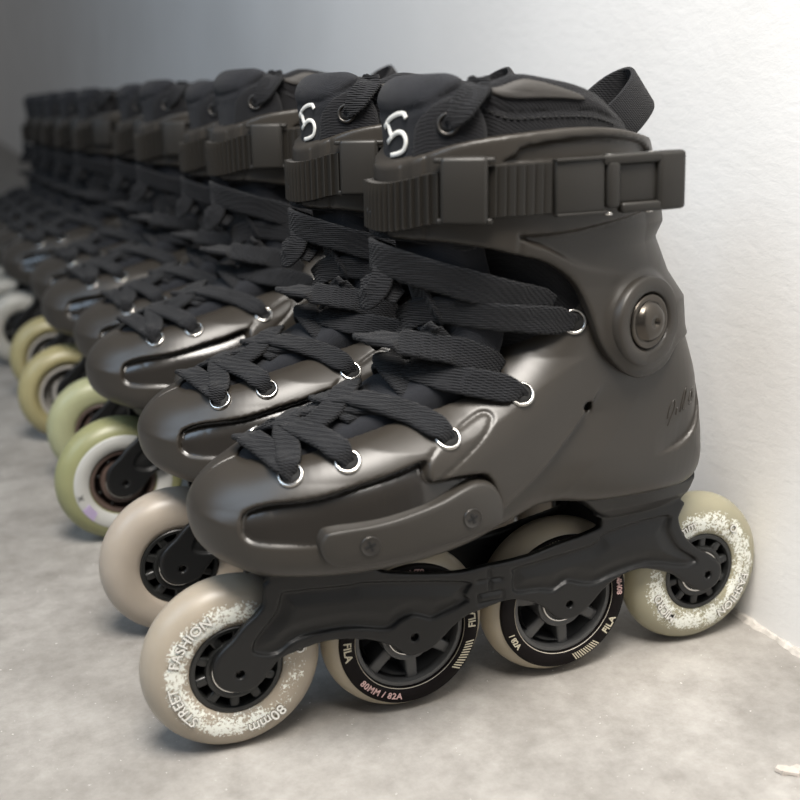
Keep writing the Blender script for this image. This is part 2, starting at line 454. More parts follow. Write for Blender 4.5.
# ---- bolted side slider plate
def build_slider(s):
    out = [(28.5,106),(29.8,110.6),(34,112.9),(54.4,114.4),(76.4,118.6),(92.3,123.6),(99.1,124.0),(104.7,121.2),(108.1,114.4),(108.6,108),(106.3,103.9),(94.6,101.6),(71.7,98.8),(49.7,96.2),(36.8,96.6),(30.6,99.8)]
    C = catmull(out, 5, True); cen = C.mean(0)
    V, F = [], []; n = len(C); rings = [(1.0, -6), (1.0, 2.2), (.985, 3.2), (.95, 4.0), (.88, 4.5), (.6, 4.7), (.25, 4.8)]
    for k, off in rings:
        for q in C:
            if k < 1: q = cen + (q - cen) * np.array([1 - (1 - k) * .35, k]) if k > .8 else cen + (q - cen) * k
            x, z = float(q[0]), float(q[1])
            p, nn = on_side(T_sl, x, z, 0, s)
            V.append((p.x, p.y + s * off, p.z))
    m = len(rings)
    for j in range(m - 1):
        for i in range(n): F.append((j * n + i, j * n + (i + 1) % n, (j + 1) * n + (i + 1) % n, (j + 1) * n + i))
    V.append(tuple(np.mean(V[-n:], 0))); c = len(V) - 1
    for i in range(n): F.append(((m - 1) * n + i, (m - 1) * n + (i + 1) % n, c))
    if s > 0: F = [f[::-1] for f in F]
    o = link_mesh('slider_plate', V, F, M['plate'], root)
    t = bvh(o)
    for x, z in ((48, 105.6), (92.7, 110.2)):
        p, nn = on_side(t, x, z, 0, s); B = frame_of(nn)
        q = MB(); q.add(*lathe([(4.3, -1), (4.3, .5), (3.9, .75), (3.6, .45), (2.9, .35), (.01, .3)], 28, org=p, basis=B))
        sc = q.obj('screw', M['screw'], o)
        R, U, N = B; a = .35
        R2, U2 = R * math.cos(a) + U * math.sin(a), U * math.cos(a) - R * math.sin(a)
        q = MB(); q.add(*box(p + N * .36, (4.6, 1.1, .5), (R2, U2, N))); q.add(*box(p + N * .36, (1.1, 4.6, .5), (R2, U2, N)))
        # cross slot belongs to the screw mesh
        me2 = q.obj('slot', M['stitch'], o, False)
        join_into(sc, me2)
    return o

def join_into(a, b):
    """append mesh b to a (own material slot) and drop b"""
    ma, mb = a.data, b.data
    V = [tuple(v.co) for v in ma.vertices] + [tuple(v.co) for v in mb.vertices]; n = len(ma.vertices)
    F = [tuple(p.vertices) for p in ma.polygons] + [tuple(i + n for i in p.vertices) for p in mb.polygons]
    sm = [p.use_smooth for p in ma.polygons] + [p.use_smooth for p in mb.polygons]
    ofs = len(ma.materials)
    mi = [p.material_index for p in ma.polygons] + [p.material_index + ofs for p in mb.polygons]
    me = bpy.data.meshes.new(ma.name); me.from_pydata(V, [], F)
    for m in list(ma.materials) + list(mb.materials): me.materials.append(m)
    me.polygons.foreach_set('use_smooth', sm); me.polygons.foreach_set('material_index', mi); me.update()
    a.data = me; bpy.data.objects.remove(b)
    return a

# smooth version of the flank that the plates follow
class Flank:
    def ray_cast(s, o, d):
        h = T_shell.ray_cast(o, d)
        if h[0] is None: return h
        x = o.x / MM; sg = -1 if o.y < 0 else 1
        y = ip(x, [20, 40, 60, 80, 100, 115], [42.2, 46.3, 48.2, 48.5, 47.2, 45.2]) - .006 * (108 - o.z / MM) ** 2
        return (Vector((o.x, sg * y * MM, o.z)), Vector((ip(x, [20, 110], [-.10, .08]), sg, -.02)).normalized(), 0, 0)
T_sl = Flank()
for s in (-1, 1): build_slider(s)

# ---- cuff
CUFF = [(58,249),(75,250.2),(84,255.0),(99,260.4),(129,263.9),(148,264.6),(165,263.4),(185,260),(215,256),(250,252),(250,168),(226,169),(205,169.5),(191.6,160.5),(176.7,158),(165,165),(156.5,176),(150.8,190.7),(143.2,203),(131,211.5),(117,215.5),(104,218.8),(84,221.4),(58,221)]
ZC = [140, 158, 175, 188, 200, 216, 223, 240, 258, 270]
XF = [100, 96, 90, 84, 79, 76, 76, 76, 76, 76]
XR = [233, 228, 222.5, 221.5, 212, 204, 207, 204, 198, 197]
BW = [44, 45, 45, 44, 43.5, 44.3, 45.6, 46, 46, 46]
def cuff_sec(X, Y, Z1, off=0.0):
    xf, xr, b = ip(Z1, ZC, XF) - off, ip(Z1, ZC, XR) + off, ip(Z1, ZC, BW) + off
    cx, a = (xf + xr) / 2, (xr - xf) / 2
    n = 2.25
    q = (np.abs((X - cx) / a) ** n + np.abs(Y / b) ** n) ** (1 / n)
    return (q - 1) * np.minimum(a, b) * .96
def cuff_pt(ang, z, off=0.0):
    """point on the cuff's outer face; ang 0 = heel side (+x), -90 deg = near side, 180 = shin"""
    xf, xr, b = ip(z, ZC, XF) - off, ip(z, ZC, XR) + off, ip(z, ZC, BW) + off
    cx, a = (xf + xr) / 2, (xr - xf) / 2; c, s = math.cos(ang), math.sin(ang); n = 2.25
    r = (abs(c / a) ** n + abs(s / b) ** n) ** (-1 / n)
    return Vector((cx + r * c, r * s, z))
def cuff_n(ang, z):
    p, q = cuff_pt(ang - .02, z), cuff_pt(ang + .02, z); t = (q - p).normalized()
    return Vector((t.y, -t.x, 0)).normalized()
def ang_at_x(x, z):
    """near-side angle whose cuff point has this x"""
    lo, hi = -PI, 0.0
    for _ in range(40):
        m = (lo + hi) / 2
        if cuff_pt(m, z).x < x: lo = m
        else: hi = m
    return (lo + hi) / 2

def build_cuff():
    g = Grid((54, 244), 56, (146, 270), 1.0)
    sec = cuff_sec(g.X, g.Y, g.Z)
    dc = g.side(sdpoly(catmull(CUFF, 4, True), g.X2, g.Z2))
    # pivot boss swelling and the winged hollow above it
    dpv = np.sqrt((g.X2 - 180) ** 2 + ((g.Z2 - 183)) ** 2)
    boss = 2.6 * sstep(23, 17.5, dpv) - 1.5 * sstep(13.2, 12.2, dpv)
    wing = catmull([(117.3,222.6),(131,223.6),(144.8,224.6),(172,228.5),(196,232),(204,222),(196,206),(178,203),(160,205),(146,209),(131,216.5)], 4, True)
    dw = sdpoly(wing, g.X2, g.Z2)
    hollow = 5.0 * sstep(.5, -1.6, dw) * ip(g.Z2, [203, 216, 226], [0, .45, 1]) * ip(g.x, [117, 150, 185, 200], [1, 1, .6, 0])[:, None]
    slot = catmull([(116,255),(121,258.3),(150,260.8),(172,259),(182,256),(182,251),(116,251)], 3, True)
    groove = 2.2 * sstep(.6, -.9, sdpoly(slot, g.X2, g.Z2))
    seam = .8 * np.exp(-((g.X2 - 118.5 - 0 * g.Z2) / .8) ** 2) * sstep(226, 222, g.Z2)
    fr = .8 * np.exp(-((g.X2 - 85) / .8) ** 2) + .8 * np.exp(-((g.X2 - 79.5) / .7) ** 2)
    w = sstep(16, 26, g.Y)
    out = sec + g.side(hollow + groove + seam - boss) * w + g.side(fr) * sstep(6, 12, g.Y)
    F = rint(rint(out, -(sec + 6.2), .8), dc, 1.3)
    return g.mesh(F, 'cuff', M['cuff'], root)
cuff = build_cuff(); T_cuff = bvh(cuff)

p, n = on_side(T_cuff, 180, 183, 0, -1)
for s in (-1, 1):
    p, n = on_side(T_cuff, 180, 183, 0, s)
    n = Vector((.28, s, .03)).normalized(); B = frame_of(n)
    pc = p
    V, F = lathe([(19.5, -3), (19.5, 1.2), (18.4, 2.2), (13.6, 2.4), (12.9, 1.8), (12.4, .9), (12, -.5)], 56, org=pc, basis=B)
    link_mesh('pivot_ring', V, F, M['cuff'], cuff)
    V, F = lathe([(11.9, -1), (11.9, 1.6), (11.3, 2.2), (9.6, 2.3), (9.1, 1.7), (8.7, 2.0), (8.2, 3.2), (6.5, 4.6), (4.2, 5.4), (1.9, 5.5), (1.8, 3.6), (.01, 3.5)], 48, org=pc, basis=B)
    link_mesh('pivot_bolt', V, F, M['bronze'], cuff)

# ---- buckle strap with teeth, keeper loop, ratchet and lever
def strap_z(x): return ip(x, [74, 84, 97, 128, 190], [233.5, 238.0, 240.8, 242, 245])
def build_strap():
    a0, a1 = ang_at_x(150, 242), -PI - 1.25
    # ribbed band along the cuff: sample evenly by arc length
    A = np.linspace(a0, a1, 500); P = [cuff_pt(a, 240, 3.0) for a in A]
    L = np.concatenate([[0], np.cumsum([(P[i + 1] - P[i]).length for i in range(len(P) - 1)])])
    pitch = 3.75; n = int(L[-1] / pitch); V, F = [], []; idx = 0
    secs = []
    for k in range(n):
        for f, t in ((0.0, 1.2), (.1, 3.0), (.22, 3.1), (.93, 1.3)):
            secs.append(((k + f) * pitch, t))
    for d, t in secs:
        a = float(np.interp(d, L, A)); q = cuff_pt(a, 240, 1.6); nn = cuff_n(a, 240)
        zc = strap_z(q.x) if math.sin(a) < 0 or q.x < 76 else 233.5
        hh = 10.2
        bot, top = q - nn * .8, q + nn * t
        V += [(bot.x, bot.y, zc - hh), (top.x, top.y, zc - hh + .5), (top.x, top.y, zc + hh - .5), (bot.x, bot.y, zc + hh)]
    for i in range(len(secs) - 1):
        for k in range(4): F.append((4 * i + k, 4 * i + (k + 1) % 4, 4 * i + 4 + (k + 1) % 4, 4 * i + 4 + k))
    F.append((3, 2, 1, 0)); m = 4 * (len(secs) - 1); F.append((m, m + 1, m + 2, m + 3))
    F = [f[::-1] for f in F]
    return link_mesh('ratchet_strap', V, F, M['strap'], root, False)
strap = build_strap()

def at_cuff(x, z, off):
    a = ang_at_x(x, z); q = cuff_pt(a, z); n = cuff_n(a, z)
    n = (n + Vector((0, 0, 0))).normalized(); r, u, n = frame_of(n)
    return q + n * off, (r, u, n)
# keeper
c, B = at_cuff(97, 241.8, 4.4)
R, U, N = B
q = MB(); q.add(*box(c, (18.5, 26, 6.6), B, 1.8)); q.add(*box(c + U * 11.5 - N * 1.0, (24, 2.2, 5), B, .8)); q.add(*box(c - U * 12 - N * 1.5, (22, 2.4, 4), B, .8))
sharp(q.obj('strap_keeper', M['strap'], strap))
# ratchet body (plain end of the strap + hinge) and lever
c, B = at_cuff(139, 242.2, 4.5); R, U, N = B
tilt = Vector((.98, -.10, .03)).normalized()
Rl = tilt; Nl = Vector((-.10, -1, .0)); Nl = (Nl - Rl * Nl.dot(Rl)).normalized(); Ul = Nl.cross(Rl)
Bl = (Rl, Ul, Nl)
q = MB()
q.add(*box(c + Rl * .5 + Nl * .2, (21, 21.0, 5.4), Bl, .9))
q.add(*box(c + Rl * 1.0 + Nl * 1.4 + Ul * 10.6, (22, 1.2, 5.0), Bl, .3)); q.add(*box(c + Rl * 1.0 + Nl * 1.4 - Ul * 10.6, (22, 1.2, 5.0), Bl, .3))
q.add(*box(c + Rl * 17 - Nl * .8, (14, 15, 4), Bl, 1.0))
ratchet = sharp(q.obj('ratchet_body', M['strap'], strap))
# lever: two cheeks and a bridging tip with a window between them
q = MB()
lc = c + Rl * 31 + Nl * 1.2
q.add(*box(lc + Ul * 9.6 - Rl * 5.0, (32, 4.2, 5.6), Bl, 1.2)); q.add(*box(lc - Ul * 9.6 - Rl * 1.0, (24, 4.2, 5.6), Bl, 1.2))
q.add(*box(lc + Rl * 9.2, (12.5, 23.4, 6.0), Bl, 1.8)); q.add(*box(lc - Rl * 7.2 - Nl * 1.0, (22, 15.5, 3.4), Bl, .8)); q.add(*box(lc - Rl * 16.5 + Nl * .3, (6, 18.6, 5.2), Bl, 1.6))
sharp(q.obj('buckle_lever', M['strap'], strap))
for du, dr in ((11.2, -20), (11.2, -2), (-11.4, -20), (-11.4, -2)):
    q = MB()
    pp = lc + Ul * du + Rl * (dr + 2)
    q.add(*lathe([(.01, .6), (1.7, .6), (1.9, .2), (1.9, -.6), (.01, -.6)], 14, org=pp, basis=(Rl, Nl, Ul)))
    q.obj('buckle_pin', M['steel'], strap)

# ---- liner: padded ankle collar and the inner boot seen through the laces
LTOP = [(60,250),(84,262),(90,272),(98.3,280.2),(111.1,282.4),(120.7,285.4),(135.4,283.3),(146.8,281.0),(158,277),(170,270),(186,264),(215,260),(215,120),(60,120)]
def build_liner():
    g = Grid((58, 214), 46, (118, 290), 1.1)
    zc = [118, 150, 175, 200, 230, 262, 290]
    xf = ip(g.z, zc, [96, 110, 116, 112, 102, 92, 90])[None, None, :]; xr = ip(g.z, zc, [214, 214, 208, 200, 192, 187, 186])[None, None, :]
    b = ip(g.z, zc, [36, 34, 34.5, 36.5, 39, 40, 39])[None, None, :]
    cx, a = (xf + xr) / 2, (xr - xf) / 2
    qf = ((np.abs((g.X - cx) / a) ** 2.3 + np.abs(g.Y / b) ** 2.3) ** (1 / 2.3) - 1) * np.minimum(a, b) * .95
    dt = g.side(sdpoly(catmull(LTOP, 4, True), g.X2, g.Z2))
    F = rint(qf, dt, 5.0)
    F = smax(F, -np.maximum(qf + 9, 250 - g.Z), 4.0)                       # the hollow for the leg
    F = smax(F, -np.maximum(g.X - 96 + 0 * g.Y, np.maximum(g.Y - 26, 222 - g.Z)), 3.0)   # open at the shin for the tongue
    # quilted grooves: collar piping and side panel seam
    st = dline(catmull([(101.6,278.9),(106,275.5),(110.2,272.9),(118.5,270.4),(134.5,271.0),(152,270.6),(166.6,266.8),(180,262)], 4), g.X2, g.Z2)
    pip = dline(catmull([(96,275),(101,278.6),(112,279.8),(121,282.6),(135,280.6),(147,278.3),(158,274.4),(170,267.6)], 4), g.X2, g.Z2)
    F = F + g.side(.9 * np.exp(-(st / .9) ** 2) + .6 * np.exp(-(pip / 1.0) ** 2)) * sstep(12, 20, g.Y)
    return g.mesh(F, 'liner', M['lining'], root)
liner = build_liner(); T_liner = bvh(liner)

# stitched leather look patch on the collar
def patch_on(tree, poly, name, mat, parent, off=.5, thick=1.0):
    C = catmull(poly, 5, True); cen = C.mean(0); V, F = [], []; n = len(C)
    rings = [(1.0, -1.0), (1.0, off), (.96, off + thick * .7), (.88, off + thick), (.6, off + thick), (.3, off + thick)]
    for k, o_ in rings:
        for q in C:
            x, z = cen + (q - cen) * k; p, nn = on_side(tree, float(x), float(z), o_); V.append(tuple(p))
    m = len(rings)
    for j in range(m - 1):
        for i in range(n): F.append((j * n + i, (j) * n + (i + 1) % n, (j + 1) * n + (i + 1) % n, (j + 1) * n + i))
    p, nn = on_side(tree, float(cen[0]), float(cen[1]), off + thick); V.append(tuple(p)); c = len(V) - 1
    for i in range(n): F.append(((m - 1) * n + i, (m - 1) * n + (i + 1) % n, c))
    return link_mesh(name, V, F, mat, parent)
patch_on(T_liner, [(108.5,279.2),(113,280.4),(120.7,283.0),(128,282.2),(138,279.4),(147,276.6),(148,275),(140,275.6),(130,275.9),(120,275.9),(113,276.6)], 'collar_patch', M['patch'], liner, .3, .8)
def stitches(tree, line, name, parent, ln=1.6, gap=1.0):
    C = catmull(line, 8); L = np.concatenate([[0], np.cumsum(np.linalg.norm(np.diff(C, axis=0), axis=1))]); q = MB(); d = 0
    while d + ln < L[-1]:
        pts = []
        for dd in (d, d + ln / 2, d + ln):
            x, z = np.interp(dd, L, C[:, 0]), np.interp(dd, L, C[:, 1]); pts.append(on_side(tree, float(x), float(z), .35)[0])
        q.add(*tube(pts, .36, 5)); d += ln + gap
    return q.obj(name, M['stitch'], parent)
stitches(T_liner, [(103,276.2),(107,272.6),(112,269.8),(118.5,268.2),(134.5,268.8),(152,268.2),(166,264.8)], 'stitching', liner)

# side tab of the collar with its own eyelet, in front of the cuff top
class TabCurve:
    """follows the cuff's inner face round the near front corner"""
    def y(s, x): return -40.5 * max(1e-3, 1 - (abs(min(x, 137) - 138) / 56) ** 2.25) ** (1 / 2.25)
    def ray_cast(s, o, d):
        x = o.x / MM; x = max(x, 83.5); t = Vector((1, (s.y(x + .5) - s.y(x - .5)), 0)).normalized()
        return (Vector((o.x, s.y(x) * MM, o.z)), Vector((t.y, -t.x, 0)), 0, 0)
ltab = patch_on(TabCurve(), [(85.6,250),(85,259),(86,268),(89,273.5),(94,276.8),(99.5,277),(104,273),(107,264),(106,252),(95,247)], 'lace_tab', M['lining'], liner, .6, 3.2)
T_tab = bvh(ltab)
p_le, n_le = on_side(T_tab, 92.2, 266.8, .2); n_le = Vector((-.62, -.78, .1)).normalized()
V, F = lathe([(4.6, -1), (4.6, .3), (4.1, .9), (3.5, .9), (3.1, .1), (3.1, -1.2)], 26, org=p_le, basis=frame_of(n_le))
link_mesh('eyelet', V, F, M['screw'], liner)
V, F = lathe([(.01, -.3), (3.15, -.3), (3.15, -1.2)], 20, org=p_le, basis=frame_of(n_le)); link_mesh('eyelet_hole', V, F, M['stitch'], liner)

# pull tab: a loop of webbing standing off the back of the collar
tp = [Vector(p) for p in catmull([(170,-13,257),(178,-14.5,263),(187,-14,270),(195.5,-10,277.2),(200,-2.5,280.8),(200,5,280.8),(194,10.5,277),(185,12,270),(174,10,262)], 6)]
wd = Vector((-.62, 0, .78)); tn = []
for i in range(len(tp)):
    T = (tp[min(i + 1, len(tp) - 1)] - tp[max(i - 1, 0)]).normalized(); tn.append(T.cross(wd))
q = MB(); q.add(*ribbon(tp, tn, 18.5, 2.2, [(-.5, -.35), (-.5, .35), (-.45, .5), (.45, .5), (.5, .35), (.5, -.35), (.45, -.5), (-.45, -.5)]))
sharp(q.obj('pull_tab', M['lining'], liner))

# ---- tongue
TPATH = catmull([(89.5,275),(90,262),(91,240),(95,215),(101,195),(105,178),(97,162),(78,150),(52,139),(30,131),(14,126)], 5)
def build_tongue():
    g = Grid((-2, 128), 36, (112, 292), 1.1)
    hw = ip(g.z, [112, 135, 150, 180, 230, 270, 292], [17, 22, 25, 28, 29, 27, 27])[None, None, :]
    Xs = g.x[:, None]
    F = None
    # curled round the shin: shift x by the square of y
    out = np.empty((len(g.x), len(g.y), len(g.z)))
    for j, y in enumerate(g.y):
        sh = .011 * y * y * ip(g.z, [130, 170], [0, 1])[None, :]
        zs = .012 * y * y * ip(g.z, [130, 175], [1, 0])[None, :]
        d = dline(TPATH, Xs - sh, g.Z2 + zs)
        th = ip(g.z, [115, 150, 255, 266, 276, 292], [7, 9, 9.5, 10, 11.5, 11])[None, :]
        out[:, j, :] = d - th
    F = rint(out, np.broadcast_to(g.Y - hw, out.shape), 6)
    # rolled collar seam
    F = F + (.9 * np.exp(-((g.Z - 270.5 - 0.5 * (g.X - 79)) / 1.2) ** 2))
    return g.mesh(F, 'tongue', M['tongue'], root)
tongue = build_tongue(); T_tongue = bvh(tongue)
def on_view(tree, x, y, z, d=(.35, .86, -.12), off=.4):
    """point of the tongue front met when pushing the given point along d"""
    d = Vector(d).normalized(); o = Vector((x, y, z)) * MM - d * .15
    h = tree.ray_cast(o, d)
    if h[0] is None: return Vector((x, y, z))
    nn = h[1] if h[1].dot(d) < 0 else -h[1]
    return h[0] / MM + nn * off

# printed mark on the tongue: white bent strokes
q = MB()
def stroke(L, w=2.0):
    C = catmull(L, 5); P = [on_view(T_tongue, 76, u * 1.25 + 3, 260.5 + (v - 258) * 1.15, (.80, .60, 0)) for u, v in C]
    nrm = [(-.85, -.5, .05)] * len(P)
    q.add(*ribbon(P, nrm, w, .5, [(-.5, 0), (-.4, .5), (.4, .5), (.5, 0), (.4, -.5), (-.4, -.5)]))
LOGO = 1
for L in ([(-1,262.2),(-5,264.6),(-10.5,266.6),(-15.5,267.2),(-17.5,265.6)],
          [(-4.5,264.2),(-6,260.8),(-7.5,258.4)],
          [(-3,257.0),(-8,259.6),(-12,260.8),(-15.2,260.2),(-16.4,257.6),(-14.6,254.6),(-10,253.2),(-5,252.6)]):
    stroke(L)
MARK = q.obj('printed_mark', M['white'], tongue)

# ---- shoelace: one lace, flat woven bands crossing the opening and a loose loop over the shin
SPINE = catmull([(5,100),(60,108),(110,118),(150,165),(146,215),(140,290)], 6)
def out_n(p):
    d = (SPINE[:, 0] - p.x) ** 2 + (SPINE[:, 1] - p.z) ** 2; i = int(np.argmin(d))
    return Vector((p.x - SPINE[i, 0], p.y * 1.15, p.z - SPINE[i, 1])).normalized()
lace = MB()
def band(L, w=9.5, t=2.6, n=7, twist=None, taper=False, nrm=None):
    w = w * 1.17; eye = taper
    if L[0] in EYE_IN:
        eye = True; k = EYE_IN.index(L[0]); c, nn = eye_pos[k]; d = Vector(L[2]) - c; d = (d - nn * d.dot(nn)).normalized()
        L = [tuple(c - nn * 3 + d * .5), tuple(c + nn * .6 + d * .3), tuple(c + nn * 2.6 + d * 4.5)] + list(L[2:])
    C = [Vector(c) for c in catmull(L, n)]; N = [out_n(c) for c in C]
    m = len(C)
    if nrm: N = [Vector(nrm).normalized()] * m
    if twist:
        for i in range(m):
            a = np.interp(i / (m - 1), [k[0] for k in twist], [k[1] for k in twist])
            T = (C[min(i + 1, m - 1)] - C[max(i - 1, 0)]).normalized()
            N[i] = Matrix.Rotation(math.radians(a), 3, T) @ N[i]
    Ls = [0.0]
    for i in range(1, m): Ls.append(Ls[-1] + (C[i] - C[i - 1]).length)
    ws = [w * (.48 + .52 * float(sstep(1.5, 12, l))) * (.7 + .3 * float(sstep(0, 5, Ls[-1] - l))) if eye else w * (.75 + .25 * float(sstep(0, 5, min(l, Ls[-1] - l)))) for l in Ls]
    lace.add(*ribbon(C, N, ws, t))
def E(i, s=-1, off=1.5):
    p, n = eye_pos[i]; v = p + n * off; return (v.x, v.y if s < 0 else -v.y, v.z)
def Ei(i, s=-1):
    p, n = eye_pos[i]; v = p - n * 5; return (v.x, v.y if s < 0 else -v.y, v.z)
EYE_IN = [Ei(i) for i in range(5)]
# toe cross
band([Ei(0), E(0, -1, 2.2), (19.5,-20,137.5), (15,-8,141), (13,2,141), (14,12,138)], 9.5)
band([Ei(0), E(0, -1, 2.2), (25,-20,139.5), (27,-8,143.5), (33,4,146.5), (43,17,145), (49,26,137)], 9.0)
# second row
band([Ei(1), E(1, -1, 2.4), (39,-24,143.5), (34,-12,145), (30,0,145), (25,14,140), (24,24,133)], 10)
band([(24,25,133), (33,14,143), (44,0,149.5), (54,-8,151.5), (66,-16,152.5), (78,-24,150)], 10)
band([(34,-10,144.5), (42,-11,148.5), (50,-7,152.5), (58,2,156.5), (64,10,157)], 10)
# third row
band([Ei(2), E(2, -1, 2.2), (76,-29,151), (66,-20,154), (58,-9,155), (50,2,152), (47,14,146)], 10)
band([(56,-16,147.5), (53,-8,151.5), (50,0,154), (47,10,152)], 10)
band([(85,-22,150), (80,-14,159), (77,-5,165), (78,4,168), (84,12,168)], 11)
# fourth row
band([Ei(3), E(3, -1, 2.2), (106,-35,161.5), (94,-27,163.5), (86,-14,165), (80,0,165), (80,12,162), (91,28,146)], 10.5)
band([(118,-27,164.5), (108,-28,170.5), (98,-25,174.5), (86,-20,177), (74,-13,179), (67,-5,180), (70,4,178), (80,14,172)], 11)
# fifth row and the loose loop
band([Ei(4), E(4, -1, 2.2), (130,-37,187), (112,-32,189), (97,-21,191), (88,-11,190), (83,-3,184), (87,4,176), (98,8,170)], 10.5)
band([(137,-36.5,192), (120,-35,197), (105,-31,201.5), (89,-22,206.5), (78,-11,210.5), (72,-1,213), (75,8,213), (90,16,208)], 12)
band([(75,0,214), (74.5,-4,208), (72,-5,201), (68.5,-2,196), (67,4,194)], 8.5, nrm=(-.62, -.76, .15))
band([(80,-8,196), (76,-4,199.5), (71,0,201), (68,5,199)], 8.5, nrm=(-.5, -.7, .5))
band([(86,-14,204), (88,-13,198), (91,-14,191), (95,-14,184)], 9)
band([(88,-16,185), (93,-19,178), (99,-22,170), (104,-23,163)], 9)
# top: from the collar eyelet up over the rim
pe = p_le
main_lace, lace = lace, MB()
band([(pe.x + 1.5, pe.y + 2, pe.z - 1), (pe.x + .8, pe.y - 1.4, pe.z + .4), (pe.x + 2.4, pe.y - 4.0, pe.z + 3.6), (pe.x + 5.6, pe.y - 5.2, pe.z + 8.4), (pe.x + 9.6, pe.y - 4.2, pe.z + 12.4), (pe.x + 13.5, pe.y - .5, pe.z + 14.2), (pe.x + 16, pe.y + 5, pe.z + 11)], 9.5, taper=True)
lace.obj('lace_end', M['lace'], root)
lace = main_lace
# crossings under the cuff on the shin
band([(103,-34,222), (92,-22,224), (78,-6,226), (74,8,227), (82,22,230)], 10)
shoelace = lace.obj('shoelace', M['lace'], root)

# ---- frame
FR = [(23.2,82.6),(57.4,80.6),(64.8,77.2),(80,73.2),(101.1,69.6),(114.2,69.8),(137.5,70.7),(152.3,73.6),(170,76.8),(176.6,79),(177.2,83.1),(176,86),(222,86),(222,76.5),(225.8,66.8),(233.6,58.5),(243.9,51.7),(249.6,46.5),(251.6,41),(249.6,35.5),(245,32.5),(239,32.6),(233,36.4),(226.3,41.3),(220,46),(207.8,50.8),(198.9,52.3),(188.7,49.9),(180.3,44.9),(173.8,38.4),(168,34.2),(162,33),(155.6,34.6),(150,40),(142.8,45.6),(132.5,49.6),(124.7,49.8),(114.3,48),(107.6,46.7),(100.5,42.7),(95.9,38.6),(89.5,33.6),(83.5,31.8),(77,32.6),(70.2,38.6),(59.3,44.4),(45.7,47.8),(35.1,48.2),(26.4,46.7),(17.8,44.4),(13.2,39.6),(8.8,34.7),(2.5,32.1),(-3.5,32.9),(-8.9,36.6),(-11.3,42.8),(-10.6,49),(-7,54),(-2,58.1),(3,63.5),(8.3,67.6),(11.6,72.2),(11.8,78.4),(13.8,82.1)]
P1 = [(6,51),(7.5,56.5),(16.7,67.1),(19.2,74.2),(22.5,76),(50.2,73.4),(57.7,73.4),(105.6,64.4),(107.4,60.4),(105.9,57.2),(107.4,53.6),(91,48.7),(86.5,49.6),(80.2,52.2),(73.8,50.8),(67.5,47.9),(49.1,52.5),(26.7,52.5),(16.6,47.2),(8.5,48.6)]
P2 = [(130.8,63.4),(132.6,66.1),(172.7,70.4),(180,75.4),(214.5,79),(216.6,71.1),(223.2,60.3),(234,52.3),(234.6,49.4),(225.8,48.9),(205.9,53.9),(186.3,51.7),(175.7,49.2),(167.2,50.9),(160,53.4),(152.9,50.0),(144.8,51.7),(132.5,52.9),(130,58)]
def build_frame():
    g = Grid((-15, 256), 36, (28, 102), .8)
    df = sdpoly(catmull(FR, 3, True), g.X2, g.Z2)
    yo = (17.3 + .035 * (g.Z - 42))
    d1, d2 = sdpoly(catmull(P1, 3, True), g.X2, g.Z2), sdpoly(catmull(P2, 3, True), g.X2, g.Z2)
    face = 2.0 * sstep(.5, -1.0, d1) + 2.0 * sstep(.5, -1.0, d2) - 1.9 * sstep(-.5, -9, d1) - 1.9 * sstep(-.5, -9, d2)
    # the cross and the little slot pressed into the middle
    pl = np.minimum(dline(np.array([(112.4,62.9),(124.4,62.3)]), g.X2, g.Z2), dline(np.array([(118,68),(119,57.6)]), g.X2, g.Z2))
    sl = np.maximum(np.abs(g.X2 - 119.2) - 6.2, np.abs(g.Z2 - 53.6) - 2.2)
    face += 1.3 * np.exp(-(pl / .9) ** 2) + 1.1 * np.exp(-(sl / .8) ** 2)
    plate = rint(g.side(df), np.maximum(g.Y - (yo - g.side(face)), (yo - 4.3) - g.Y), 1.0)
    top1 = rint(g.side(sdpoly([(14, 78.5), (14, 91), (72, 91), (80, 84), (66, 78.8), (56, 80.4)], g.X2, g.Z2)), g.Y - 18.6, 1.2)
    heel = [(172,88),(166,93.5),(160.5,98.4),(168,100.5),(185,100),(205,99),(221,99.5),(227,101),(226.5,92),(223.5,84),(200,83.5),(180,83)]
    top2 = rint(g.side(sdpoly(heel, g.X2, g.Z2)), g.Y - ip(g.Z, [83, 90, 98], [19.5, 25, 28.5]) + .004 * np.clip(g.X - 190, 0, 99) ** 2, 2.0)
    F = smin(np.minimum(plate, top1), top2, 1.5)
    for x in (0, 81, 162, 243):
        ax = np.sqrt((g.X2 - x) ** 2 + (g.Z2 - 41) ** 2) - 1.9
        F = np.maximum(F, -g.side(ax))
    return g.mesh(F, 'frame', M['frame'], root)
frame = build_frame()
for x in (0, 81, 162, 243):
    q = MB(); q.add(*lathe([(.01, -14.5), (1.85, -14.5), (1.85, 14.5), (.01, 14.5)], 16, org=(x, 0, 41)))
    q.obj('axle_bolt', M['screw'], frame)

